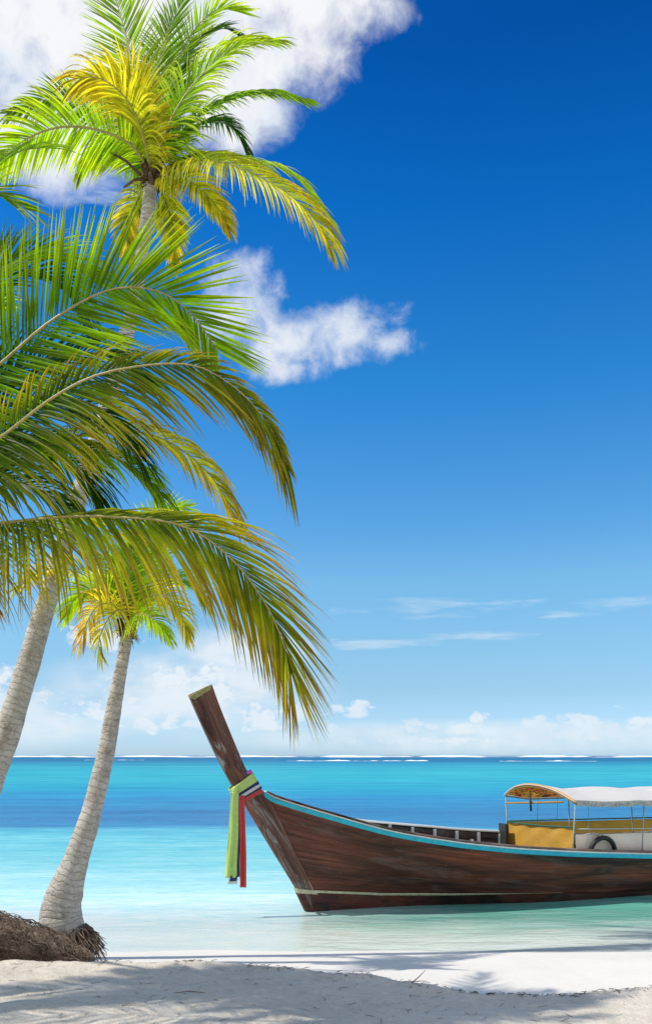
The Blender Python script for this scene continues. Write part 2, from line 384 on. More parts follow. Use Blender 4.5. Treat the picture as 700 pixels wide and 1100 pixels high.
sun = bpy.data.lights.new('sun', 'SUN'); sun.energy = 4.0; sun.angle = R(.55); sun.color = (1., .95, .86)
so = bpy.data.objects.new('sun', sun); COL.objects.link(so)
ts = Vector((math.sin(R(SUN_AZ))*math.cos(R(SUN_EL)), math.cos(R(SUN_AZ))*math.cos(R(SUN_EL)), math.sin(R(SUN_EL))))
so.rotation_euler = ts.to_track_quat('Z', 'Y').to_euler(); so.location = ts*30
cam = bpy.data.cameras.new('camera'); co = bpy.data.objects.new('camera', cam); COL.objects.link(co)
cam.sensor_fit = 'HORIZONTAL'; cam.sensor_width = 36; cam.lens = 36*F/700; cam.shift_y = (HY-550)/700
cam.clip_end = 20000; cam.clip_start = .05
co.location = (0, 0, H); co.rotation_euler = (R(90), 0, 0); scene.camera = co
scene.view_settings.view_transform = 'Standard'; scene.view_settings.look = 'None'; scene.view_settings.exposure = 0
scene.cycles.use_denoising = True
scene.cycles.max_bounces = 8; scene.cycles.transparent_max_bounces = 12

# ------------------------------------------------------------ sand
EDGE = [(-60, 7.6), (-8, 7.5), (-2.76, 7.12), (-1.86, 7.1), (-.87, 7.08), (-.27, 6.84), (.39, 6.59), (.62, 6.43), (1.22, 6.15), (1.76, 6.10), (2.19, 6.25), (2.48, 6.38), (3.6, 6.9), (8, 7.6), (60, 8)]
def sand_h(x, y):
    e = interp(EDGE, x)+.07*noise.noise(Vector((x*2.3, 0, 5)))+.035*noise.noise(Vector((x*9, 0, 1)))
    up = .45+.012*(e-y)
    if y < 12 and abs(x) < 30:
        q = Vector((x, y, 0))
        up += .022*noise.noise(q*1.1)+.016*noise.noise(q*3.1+Vector((4, 0, 0)))+.010*noise.noise(q*8)+.004*noise.noise(q*22)
    if y > 9.4: low = -.045*(y-9.4)-.002*max(0, y-14)**1.5
    else: low = .33*(9.4-y)/(9.4-e) if y > e-1 else .4
    low = max(low, -4) + (.006*noise.noise(Vector((x*.8, y*1.2, 3))) if y < 16 else 0)
    t = smooth(e-.03, e+.09, y)
    lip = .016*math.exp(-((y-e+.03)/.07)**2)
    return lerp(up, low, t)+lip, 1-t
def make_sand():
    def axis(dense0, dense1, step, far0, far1):
        a = []; v = dense0
        while v < dense1: a.append(v); v += step
        s = step; v = a[-1]
        while v < far1: s *= 1.25; v += s; a.append(v)
        s = step; v = dense0; b = []
        while v > far0: s *= 1.25; v -= s; b.append(v)
        return b[::-1]+a
    xs = axis(-4.2, 4.2, .028, -4000, 4000)
    ys = axis(4.9, 7.5, .022, -300, 9000)
    mb = MB(); n = len(xs)
    for y in ys:
        for x in xs:
            z, d = sand_h(x, y); mb.v.append((x, y, z)); mb.c.append((d, d, d))
    for j in range(len(ys)-1):
        for i in range(n-1):
            mb.f.append((j*n+i, j*n+i+1, (j+1)*n+i+1, (j+1)*n+i))
    tag(mb.build('sand', M['sand']), None, None, kind='structure')
def make_sea():
    mb = MB(); ys = [8.2, 12, 20, 40, 100, 400, 2000, 9000]; xs = [-6000, -300, -30, 30, 300, 6000]
    for y in ys:
        for x in xs: mb.v.append((x, y, 0))
    n = len(xs)
    for j in range(len(ys)-1):
        for i in range(n-1): mb.f.append((j*n+i, j*n+i+1, (j+1)*n+i+1, (j+1)*n+i))
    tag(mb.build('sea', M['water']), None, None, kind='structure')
    mb = MB()
    def foam(x0, x1, y, h, step, dep, thr=-.3):
        rows = []; x = x0
        while x <= x1:
            a = noise.noise(Vector((x/step/18, y, 0)))+.5*noise.noise(Vector((x/step/5, y, 2)))
            hh = h*clamp((a-thr)*1.3, .0, 1.2)
            yy = y+dep*2*noise.noise(Vector((x/step/14, 9, y)))
            rows.append([Vector((x, yy-dep, .02)), Vector((x, yy-dep*.3, .02+hh*.8)), Vector((x, yy, .03+hh)), Vector((x, yy+dep, .01))])
            x += step
        mb.loft(rows)
    foam(-900, 1200, 1500, 2.1, 5, 18, -.55)
    foam(-900, 1200, 1150, 1.3, 4, 10, -.0)
    foam(-16, 42, 345, .42, .6, 4, -.25); foam(68, 105, 330, .35, .6, 4, -.1); foam(-120, -90, 420, .35, .8, 4, -.1)
    tag(mb.build('surf', M['foam']), None, None, kind='structure')

# ------------------------------------------------------------ palms
def frond(parent, pts, L=.6, roll=(0, 0), droop=(.4, .4), n=60, W=.03, cols=None, rr=.014, t0=.06, lift=.15, alpha=(72, 12), prof=None, jit=.07, both=(1, 1), tipbrown=0., K=6, fold=.75):
    S = catmull([Vector(p) for p in pts], 80)
    acc = [0]
    for a, b in zip(S, S[1:]): acc.append(acc[-1]+(b-a).length)
    tot = acc[-1]
    def at(t):
        d = t*tot
        for i in range(80):
            if acc[i+1] >= d: break
        f = (d-acc[i])/max(1e-9, acc[i+1]-acc[i])
        T = (S[min(i+2, 80)]-S[max(i-1, 0)]).normalized()
        return S[i].lerp(S[i+1], clamp(f)), T
    c0, c1, c2 = [Vector(c) for c in cols]
    mb = MB(); YV = Vector((0, 1, 0)); G = Vector((0, 0, -1))
    for i in range(n):
        t = t0+(1-t0)*(i+.5)/n
        for sg in (-1, 1):
            if random.random() < .05: continue
            tt = clamp(t+random.uniform(-.4, .4)/n)
            p, T = at(tt)
            rho = R(lerp(roll[0], roll[1], t))
            a = T.cross(YV)
            a = a.normalized() if a.length > .05 else Vector((0, 0, 1))
            b = T.cross(a).normalized()
            if b.y < 0: b = -b
            Sd = (a*math.cos(rho)+b*math.sin(rho)).normalized()
            U = T.cross(Sd)
            if U.z < 0: U = -U
            al = R(lerp(alpha[0], alpha[1], t**1.3)+random.uniform(-6, 6))
            ln = L*(prof(t) if prof else min(1, .5+2.8*t)*(1-.55*t**2.4))*random.uniform(.86, 1.08)*(both[0] if sg < 0 else both[1])
            d0 = T*math.cos(al)+Sd*(sg*math.sin(al))+U*(lift+random.uniform(-jit, jit))
            d0 += Vector((random.uniform(-jit, jit), random.uniform(-jit, jit), random.uniform(-jit, jit)))*.5
            d0.normalize(); dr = (lerp(droop[0], droop[1], t) if isinstance(droop, tuple) else droop)*random.uniform(.8, 1.2)
            tw = random.uniform(-.35, .35)
            q = p.copy(); vs = []; cs = []
            br = random.uniform(.5, 1.3); dry = clamp(random.gauss(.0, .13)+tipbrown*(.35+.9*t))
            wk = (.45, .95, 1., .9, .7, .4, .06) if K == 6 else (.5, 1, .9, .6, .08)
            for k in range(K+1):
                u = k/K
                d = (d0+G*dr*(u**1.2)*1.6).normalized()
                wv = T-d*T.dot(d)
                if wv.length < .1: wv = U-d*U.dot(d)
                wv.normalize(); wv = (wv*math.cos(tw)+d.cross(wv)*math.sin(tw))
                ww = W*wk[k]*.5*(.75+.25*min(1, ln/max(L, 1e-6)))
                nr = d.cross(wv)*(ww*fold)
                vs += [q-wv*ww-nr, q, q+wv*ww-nr]
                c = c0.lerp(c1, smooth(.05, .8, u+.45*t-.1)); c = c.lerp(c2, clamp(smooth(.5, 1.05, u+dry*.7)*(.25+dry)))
                c = c*br; cs += [tuple(c)]*3
                q = q+d*ln/K
            mb.add(vs, [(3*k+e, 3*k+1+e, 3*k+4+e, 3*k+3+e) for k in range(K) for e in (0, 1)], cs)
    o = mb.build('frond', M['leaf'], parent, sm=False)
    rm = MB(); m = 30
    pts2 = [at(i/m)[0] for i in range(m+1)]
    rc = [tuple(lerp(Vector((.45, .42, .15)), Vector((.5, .45, .12)), i/m)) for i in range(m+1)]
    rm.tube(pts2, [rr*(1-.82*i/m) for i in range(m+1)], 6)
    rm.c = [tuple(Vector((.42, .40, .12)).lerp(Vector((.42, .30, .10)), (i//6)/m)) for i in range(6*(m+1))]
    rm.build('rachis', M['rachis'], o)
    return o

GREEN = ((.15, .36, .01), (.32, .54, .018), (.50, .46, .03))
LEAFY = ((.15, .35, .006), (.42, .64, .012), (.70, .68, .03))
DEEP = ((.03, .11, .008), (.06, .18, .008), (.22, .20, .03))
LIME = ((.42, .68, .02), (.62, .80, .03), (.72, .70, .08))
YELL = ((.62, .66, .03), (.80, .74, .05), (.62, .44, .08))
GOLD = ((.70, .70, .03), (.90, .82, .06), (.74, .52, .08))
OLIV = ((.08, .18, .004), (.50, .54, .012), (.54, .32, .05))
UNDER = ((.06, .15, .004), (.33, .38, .010), (.58, .36, .05))
ORNG = ((.80, .72, .06), (.88, .62, .07), (.60, .34, .09))

def trunk(parent, pts, rads, nsides=28, ringstep=.066, name='trunk'):
    n = 140; S = catmull(pts, n); acc = [0]
    for a, b in zip(S, S[1:]): acc.append(acc[-1]+(b-a).length)
    mb = MB(); uvs = []; ref = Vector((1, 0, 0))
    rt = [(i/(len(rads)-1)*n, r) for i, r in enumerate(rads)]
    for i, p in enumerate(S):
        T = (S[min(i+1, n)]-S[max(i-1, 0)]).normalized(); a = (ref-T*ref.dot(T)).normalized(); b = T.cross(a); ref = a
        r0 = interp(rt, i)
        for k in range(nsides+1):
            th = 2*math.pi*(k % nsides)/nsides
            dv = a*math.cos(th)+b*math.sin(th)
            q = p*3+dv*.7
            saw = (acc[i]/ringstep+.4*noise.noise(Vector((math.cos(th), math.sin(th), acc[i]*.7)))) % 1
            r = r0*(1+.10*noise.noise(q)+.05*noise.noise(q*5)+.022*(saw-.5))
            mb.v.append(tuple(p+dv*r)); uvs.append((k/nsides, acc[i]))
    w_ = nsides+1
    for i in range(n):
        for k in range(nsides): mb.f.append((i*w_+k, i*w_+k+1, (i+1)*w_+k+1, (i+1)*w_+k))
    return mb.build(name, M['bark'], parent, uvs=uvs)

def fibre_crown(parent, c, s, n=90, up=Vector((0, 0, 1))):
    mb = MB()
    for i in range(14):                                     # old leaf bases wrapped around the bud
        th = i*2.4; d = Vector((math.cos(th), math.sin(th), 0))
        a = c+d*s*.35+Vector((0, 0, -.9*s+.09*s*i)); b = a+d*s*random.uniform(.3, .6)+Vector((0, 0, s*random.uniform(.7, 1.3)))
        mb.tube([a, a.lerp(b, .5)+d*s*.15, b], [s*.30, s*.2, s*.05], 6)
    for i in range(n):
        th = random.uniform(0, 6.28); d = Vector((math.cos(th), math.sin(th), 0))
        a = c+d*s*random.uniform(.2, .6)+Vector((0, 0, random.uniform(-1, .7)*s))
        b = a+d*s*random.uniform(.2, .9)+Vector((0, 0, random.uniform(-1.0, .4)*s))
        mb.tube([a, a.lerp(b, .5)+Vector((0, 0, .15*s)), b], [s*.03, s*.035, s*.01], 4)
    mb.build('leaf_sheath', M['fibre'], parent)
def stub(parent, a, b, r=.02):
    mb = MB(); mb.tube([a, a.lerp(b, .5)+Vector((0, 0, .03)), b], [r, r*.8, r*.5], 6); mb.build('dead_stalk', M['fibre'], parent)
def root_mass(parent, path, rads, nf, spread, name='root_mass'):
    mb = MB(); S = catmull(path, 40)
    for i in range(0): pass
    # lumpy core
    n = 22; ref = Vector((0, 0, 1)); rt = [(i/(len(rads)-1)*40, r) for i, r in enumerate(rads)]
    rows = []
    for i, p in enumerate(S):
        T = (S[min(i+1, 40)]-S[max(i-1, 0)]).normalized(); a = (ref-T*ref.dot(T)).normalized(); b = T.cross(a)
        r0 = interp(rt, i)*.88; row = []
        for k in range(n):
            th = 2*math.pi*k/n; dv = a*math.cos(th)+b*math.sin(th)
            q = (p+dv*.3)*5
            row.append(p+dv*r0*(1+.25*noise.noise(q)+.15*noise.noise(q*3)))
        rows.append(row)
    mb.loft(rows, True)
    b0 = len(mb.v)
    for i in range(nf):
        u = random.random()**.9; k = int(u*39); th = random.uniform(-2.4, 2.4)
        pts = []; m = 7; ln = random.uniform(3, 10)
        for j in range(m):
            kk = min(40, int(k+ln*j/m)); p = S[kk]
            T = (S[min(kk+1, 40)]-S[max(kk-1, 0)]).normalized(); a = (ref-T*ref.dot(T)).normalized(); b = T.cross(a)
            th2 = th+j*random.uniform(-.05, .16)*(1 if th > 0 else -1)
            dv = a*math.cos(th2)+b*math.sin(th2)
            q = p+dv*interp(rt, kk)*random.uniform(.9, 1.12)
            if k+ln*j/m > 40: q += T*spread*(k+ln*j/m-40)/10+Vector((0, 0, -.02*j))
            z = sand_h(q.x, q.y)[0]
            if q.z < z-.01: q.z = z-.01+random.uniform(0, .02)
            pts.append(q)
        r = random.uniform(.002, .006)
        mb.tube(pts, [r, r, r, r, r*.9, r*.7, r*.4], 4, False)
    return mb.build(name, M['root'], parent)

def drop(o, v):                                            # parts are written in world metres; the thing's origin is at its foot
    for ch in o.children: ch.matrix_parent_inverse = Matrix.Translation(-Vector(v))

def palm_tall():
    base = P(-95, 985, 8.2)
    t = thing('coconut_palm', 'tallest leaning coconut palm with its yellow green crown against the clouds', 'palm tree', base)
    tp = [P(-95, 1000, 8.2), P(-62, 950, 8.3), P(-25, 872, 8.42), P(11, 777, 8.5), P(54, 634, 8.6), P(86, 530, 8.66), P(120, 420, 8.75), P(144, 323, 8.85), P(153, 270, 8.9), P(162, 200, 9.)]
    trunk(t, tp, [.24, .17, .145, .125, .100, .092, .083, .073, .066, .075])
    root_mass(t, [P(-140, 1000, 7.6), P(-60, 1000, 7.5), P(-5, 1006, 7.42), P(45, 1017, 7.38), P(82, 1028, 7.32), P(100, 1034, 7.25)], [.25, .24, .215, .165, .10, .03], 420, .04)
    C = Vector(P(163, 188, 9.))
    fibre_crown(t, C+Vector((0, 0, -.03)), .14)
    def f(l, **k):
        pts = [C+Vector((0, 0, .0))]+[P(*q) for q in l]
        return frond(t, pts, **k)
    kw = dict(W=.0205, rr=.015, n=110)
    # back ones first
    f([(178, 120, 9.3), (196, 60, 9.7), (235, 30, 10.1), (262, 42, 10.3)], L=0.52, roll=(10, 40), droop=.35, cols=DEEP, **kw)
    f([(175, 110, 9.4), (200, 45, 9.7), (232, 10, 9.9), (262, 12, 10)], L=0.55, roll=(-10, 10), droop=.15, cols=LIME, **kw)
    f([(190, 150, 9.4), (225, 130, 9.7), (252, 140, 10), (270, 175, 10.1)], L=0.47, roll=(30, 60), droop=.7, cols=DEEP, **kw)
    f([(150, 110, 9.1), (138, 50, 9.2), (122, -10, 9.3), (112, -45, 9.4)], L=0.68, roll=(5, 0), droop=.12, cols=LIME, alpha=(62, 25), **kw)
    f([(168, 115, 9.1), (172, 60, 9.3), (190, 12, 9.5), (205, -10, 9.6)], L=0.57, roll=(0, 20), droop=.15, cols=GREEN, **kw)
    f([(183, 130, 8.8), (212, 85, 8.7), (250, 55, 8.6), (288, 45, 8.6)], L=0.74, roll=(25, 45), droop=.75, cols=LIME, tipbrown=.15, **kw)
    f([(195, 140, 8.9), (235, 112, 8.8), (280, 100, 8.7), (322, 106, 8.7)], L=0.58, roll=(40, 60), droop=.7, cols=GREEN, **kw)
    f([(205, 172, 8.8), (250, 178, 8.6), (305, 205, 8.5), (338, 236, 8.5), (354, 262, 8.5)], L=0.80, roll=(50, 35), droop=.95, cols=YELL, tipbrown=.22, **kw)
    f([(205, 175, 9.3), (255, 172, 9.5), (310, 185, 9.6), (352, 232, 9.7)], L=0.52, roll=(60, 60), droop=.6, cols=LIME, tipbrown=.2, **kw)
    f([(190, 190, 8.9), (212, 200, 8.8), (235, 225, 8.8), (246, 246, 8.8)], L=0.41, roll=(30, 20), droop=.7, cols=YELL, tipbrown=.2, **kw)
    f([(140, 155, 8.8), (100, 138, 8.7), (55, 138, 8.6), (12, 160, 8.5), (-20, 195, 8.5)], L=0.57, roll=(30, 45), droop=.45, cols=LIME, **kw)
    f([(142, 150, 9.3), (105, 120, 9.5), (60, 105, 9.6), (10, 120, 9.7)], L=0.56, roll=(10, 30), droop=.35, cols=GREEN, **kw)
    f([(152, 140, 8.6), (135, 105, 8.3), (108, 84, 8.1), (80, 84, 8.0)], L=0.64, roll=(60, 50), droop=1.0, cols=YELL, tipbrown=.2, **{**kw, 'n': 74, 'W': .018})
    f([(155, 130, 8.7), (140, 88, 8.5), (118, 82, 8.4), (97, 92, 8.3)], L=0.50, roll=(40, 30), droop=.5, cols=YELL, tipbrown=.1, **kw)
    f([(148, 212, 9.3), (138, 240, 9.3), (136, 275, 9.3)], L=0.37, roll=(10, 0), droop=.6, cols=YELL, tipbrown=.12, **kw)
    f([(176, 212, 9.4), (186, 245, 9.4), (187, 285, 9.4)], L=0.37, roll=(10, 0), droop=.6, cols=GOLD, tipbrown=.12, **kw)
    f([(140, 168, 9.3), (118, 158, 9.4), (96, 170, 9.4), (84, 190, 9.4)], L=0.34, roll=(40, 50), droop=.8, cols=LIME, **kw)
    stub(t, C+Vector((-.1, -.08, -.05)), P(118, 163, 8.85)); stub(t, C+Vector((.1, -.08, -.02)), P(217, 163, 8.8), .016); stub(t, C+Vector((-.05, -.1, -.1)), P(133, 201, 8.8), .02)
    drop(t, base)

def palm_small():
    base = P(70, 1012, 8.0)
    t = thing('coconut_palm', 'small curved coconut palm with swollen grey base growing from bare roots at the water edge', 'palm tree', base)
    trunk(t, [P(74, 1018, 8.0), P(66, 985, 8.0), P(70, 960, 8.0), P(82, 922, 8.0), P(96, 880, 8.0), P(113, 812, 8.05), P(124, 750, 8.1), P(131, 715, 8.1), P(137, 680, 8.1)], [.195, .195, .165, .118, .098, .081, .068, .060, .056], ringstep=.05)
    mb = MB()
    for i in range(340):
        th = random.uniform(-2.6, .9); d = Vector((math.cos(th), math.sin(th), 0))
        a = P(73, 996, 8.0)+d*random.uniform(.12, .19)+Vector((0, 0, random.uniform(-.10, .03)))
        e = a+d*random.uniform(.02, .13)+Vector((random.uniform(0, .13), random.uniform(-.12, .02), -random.uniform(.10, .30)))
        e.z = max(e.z, sand_h(e.x, e.y)[0]-.01)
        r = random.uniform(.002, .007)
        mb.tube([a, a.lerp(e, .3)+d*random.uniform(.0, .05)+Vector((0, random.uniform(-.03, .03), .01)), a.lerp(e, .7)+Vector((random.uniform(-.03, .03), random.uniform(-.03, .03), 0)), e], [r, r, r*.9, r*.5], 5, False)
    mb.build('roots', M['root'], t)
    C = P(136, 668, 8.1)
    fibre_crown(t, C+Vector((0, 0, -.06)), .11, 110)
    def f(l, **k): return frond(t, [C]+[P(*q) for q in l], **k)
    kw = dict(W=.0155, rr=.011, n=74)
    f([(142, 625, 8.2), (155, 580, 8.4), (172, 548, 8.6), (200, 545, 8.8)], L=0.43, roll=(10, 5), droop=.1, cols=LIME, **kw)
    f([(150, 635, 8.3), (160, 605, 8.5), (175, 585, 8.7), (198, 590, 8.8)], L=0.43, roll=(20, 5), droop=.2, cols=GREEN, **kw)
    f([(138, 630, 7.9), (140, 600, 7.7), (147, 575, 7.6)], L=0.41, roll=(0, 0), droop=.15, cols=GREEN, **kw)
    f([(115, 635, 8.2), (85, 615, 8.3), (50, 612, 8.4), (18, 632, 8.4)], L=0.36, roll=(40, 50), droop=.6, cols=YELL, tipbrown=.3, **kw)
    f([(120, 640, 8.0), (98, 632, 7.9), (80, 645, 7.9), (70, 662, 7.9)], L=0.36, roll=(30, 50), droop=.6, cols=LIME, **kw)
    f([(120, 650, 7.8), (104, 652, 7.6), (92, 672, 7.5), (86, 690, 7.5)], L=0.38, roll=(40, 40), droop=.8, cols=ORNG, tipbrown=.2, **{**kw, 'n': 44})
    f([(128, 655, 7.7), (116, 665, 7.5), (106, 690, 7.4), (110, 708, 7.4)], L=0.34, roll=(30, 30), droop=.8, cols=YELL, tipbrown=.2, **{**kw, 'n': 34})
    f([(150, 645, 8.0), (172, 640, 7.9), (192, 655, 7.9), (202, 685, 7.9)], L=0.36, roll=(40, 40), droop=.7, cols=YELL, tipbrown=.2, **kw)
    f([(150, 640, 8.2), (175, 622, 8.3), (205, 625, 8.4), (222, 650, 8.4)], L=0.38, roll=(40, 40), droop=.6, cols=GREEN, **kw)
    f([(148, 660, 7.8), (165, 665, 7.7), (182, 685, 7.7)], L=0.31, roll=(30, 30), droop=.8, cols=LIME, **kw)
    f([(125, 625, 8.3), (112, 598, 8.5), (90, 585, 8.7)], L=0.38, roll=(10, 20), droop=.3, cols=GREEN, **kw)
    drop(t, base)

def palm_near():
    base = Vector((-3.35, 4.7, .46))
    t = thing('coconut_palm', 'nearest coconut palm whose long drooping fronds sweep in from the left edge', 'palm tree', base)
    C = Vector((-2.55, 4.95, 4.0))
    trunk(t, [Vector((-3.4, 4.7, .38)), Vector((-3.35, 4.7, .7)), Vector((-3.15, 4.75, 1.6)), Vector((-2.85, 4.85, 2.8)), C+Vector((-.03, 0, -.15))], [.26, .19, .14, .12, .10])
    fibre_crown(t, C, .17, 80)
    def f(l, **k): return frond(t, [C]+[P(*q) for q in l], **k)
    kw = dict(W=.0162, rr=.0135, t0=.1)
    # the upper frond, seen through from below
    f([(-60, 440, 4.9), (0, 391, 4.85), (57, 343, 4.8), (118, 311, 4.8), (171, 313, 4.8), (208, 340, 4.85), (234, 378, 4.9)], L=.74, roll=(8, -8), droop=.06, n=146, cols=LEAFY, alpha=(62, 30), both=(.9, 1.), jit=.04, lift=0, **kw)
    # the arching one below it
    f([(-60, 505, 4.6), (0, 470, 4.5), (57, 427, 4.4), (114, 400, 4.35), (200, 391, 4.3), (252, 416, 4.3), (288, 456, 4.3), (309, 502, 4.35)], L=.68, roll=(4, 12), droop=(.75, .3), n=158, cols=UNDER, alpha=(68, 10), both=(1.05, .42), tipbrown=.24, lift=0, **kw)
    # the lowest, a hanging curtain that turns down over the sea
    f([(-60, 566, 4.7), (0, 562, 4.6), (60, 556, 4.5), (114, 555, 4.45), (194, 564, 4.4), (248, 600, 4.4), (286, 650, 4.4), (304, 690, 4.4), (313, 722, 4.4)], L=.76, roll=(95, -4), droop=(1.6, .02), n=215, cols=OLIV, alpha=(80, 8), tipbrown=.36, prof=lambda t: min(1, .7+2*t)*(1-.42*t**3), lift=-.25, **kw)
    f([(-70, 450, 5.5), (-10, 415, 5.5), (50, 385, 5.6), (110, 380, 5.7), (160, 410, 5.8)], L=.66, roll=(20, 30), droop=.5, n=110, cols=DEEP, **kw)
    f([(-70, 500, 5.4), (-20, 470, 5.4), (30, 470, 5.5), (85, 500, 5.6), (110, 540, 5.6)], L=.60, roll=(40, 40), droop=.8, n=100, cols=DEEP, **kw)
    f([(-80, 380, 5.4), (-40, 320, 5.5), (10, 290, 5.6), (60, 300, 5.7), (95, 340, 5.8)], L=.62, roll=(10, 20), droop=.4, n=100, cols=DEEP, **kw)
    # yellow one between them
    f([(-40, 520, 5.3), (30, 490, 5.4), (110, 462, 5.5), (175, 472, 5.6), (225, 510, 5.6), (256, 562, 5.7)], L=.52, roll=(50, 40), droop=.9, n=120, cols=YELL, tipbrown=.35, **kw)
    f([(-60, 500, 5.2), (10, 480, 5.3), (80, 480, 5.4), (140, 500, 5.5), (175, 535, 5.5)], L=.55, roll=(60, 50), droop=.9, n=95, cols=GREEN, **kw)
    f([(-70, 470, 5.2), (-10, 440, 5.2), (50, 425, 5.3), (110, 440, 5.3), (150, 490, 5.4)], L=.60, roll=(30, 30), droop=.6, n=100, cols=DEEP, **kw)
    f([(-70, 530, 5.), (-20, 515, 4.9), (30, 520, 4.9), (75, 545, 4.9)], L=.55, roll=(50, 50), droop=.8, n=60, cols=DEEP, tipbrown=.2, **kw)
    f([(-80, 420, 5.1), (-40, 340, 5.2), (0, 290, 5.3), (50, 275, 5.4), (110, 300, 5.5)], L=.62, roll=(20, 30), droop=.35, n=100, cols=GREEN, **kw)
    f([(-90, 400, 5.2), (-70, 300, 5.4), (-30, 210, 5.6), (15, 165, 5.8), (55, 158, 5.9)], L=.50, roll=(30, 40), droop=.4, n=64, cols=GREEN, **kw)
    f([(-100, 400, 5.0), (-90, 300, 5.0), (-60, 230, 5.0), (-15, 205, 5.0), (30, 225, 5.0)], L=.52, roll=(20, 30), droop=.3, n=64, cols=GREEN, tipbrown=.2, **kw)
    f([(-90, 520, 4.8), (-60, 560, 4.7), (-30, 600, 4.7), (-8, 650, 4.7)], L=.42, roll=(20, 10), droop=.6, n=56, cols=OLIV, tipbrown=.9, **kw)
    # those that leave the other way: over the beach, towards the camera and away from it
    def g(dx, dy, z1, z2, l, c, n=70, dr=.7):
        d = Vector((dx, dy, 0)).normalized()
        pts = [C, C+d*l*.25+Vector((0, 0, z1*.8)), C+d*l*.55+Vector((0, 0, z1)), C+d*l*.82+Vector((0, 0, lerp(z1, z2, .5))), C+d*l+Vector((0, 0, z2))]
        frond(t, pts, L=.66, roll=(90 if abs(dx) > abs(dy) else 0, 60 if abs(dx) > abs(dy) else 0), droop=dr, n=n, cols=c, **kw)
    g(-1, .1, .5, -.5, 2.6, GREEN); g(-.8, .9, .4, -.7, 2.5, OLIV); g(-.7, -.9, .5, -.6, 2.6, GREEN)
    g(.02, -1, .6, -.6, 2.7, LIME); g(-.25, -1, .2, -1.1, 2.4, OLIV); g(-.3, 1, .8, .2, 2.4, GREEN); g(-1, -.4, -.1, -1.2, 2.2, OLIV)
    g(.35, -1, .5, -.3, 2.6, GREEN)
    g(-.05, .6, 1.6, 2.0, 2.2, LIME, dr=.2)
    drop(t, base)

def palm_shade():  # added out of view for the shade its crown throws on the sand
    base = Vector((-5.6, 5.2, .46))
    t = thing('coconut_palm', 'unseen tall coconut palm added off the left side to shade the foreground sand', 'palm tree', base)
    C = Vector((-4.85, 5.5, 7.2))
    trunk(t, [Vector((-5.65, 5.2, .38)), Vector((-5.5, 5.2, 1.)), Vector((-5.1, 5.3, 3.5)), C+Vector((-.04, 0, -.15))], [.26, .16, .13, .10])
    fibre_crown(t, C, .17, 60)
    for i in range(19):
        a = i*2.399; d = Vector((math.cos(a), .36*math.sin(a), 0)); u = i/18; l = lerp(1.7, 2.15, u); z1 = lerp(1.3, .15, u); z2 = lerp(1.1, -1.1, u)  # crown squeezed front to back to steer its shadow onto the foreground
        pts = [C, C+d*l*.25+Vector((0, 0, z1*.7)), C+d*l*.55+Vector((0, 0, z1)), C+d*l*.82+Vector((0, 0, lerp(z1, z2, .45))), C+d*l+Vector((0, 0, z2))]
        frond(t, pts, L=.7, roll=(90*abs(d.x), 90*abs(d.x)), droop=.6, n=70, W=.034, rr=.018, t0=.1, cols=(GREEN, OLIV, LEAFY)[i % 3])
    drop(t, base)

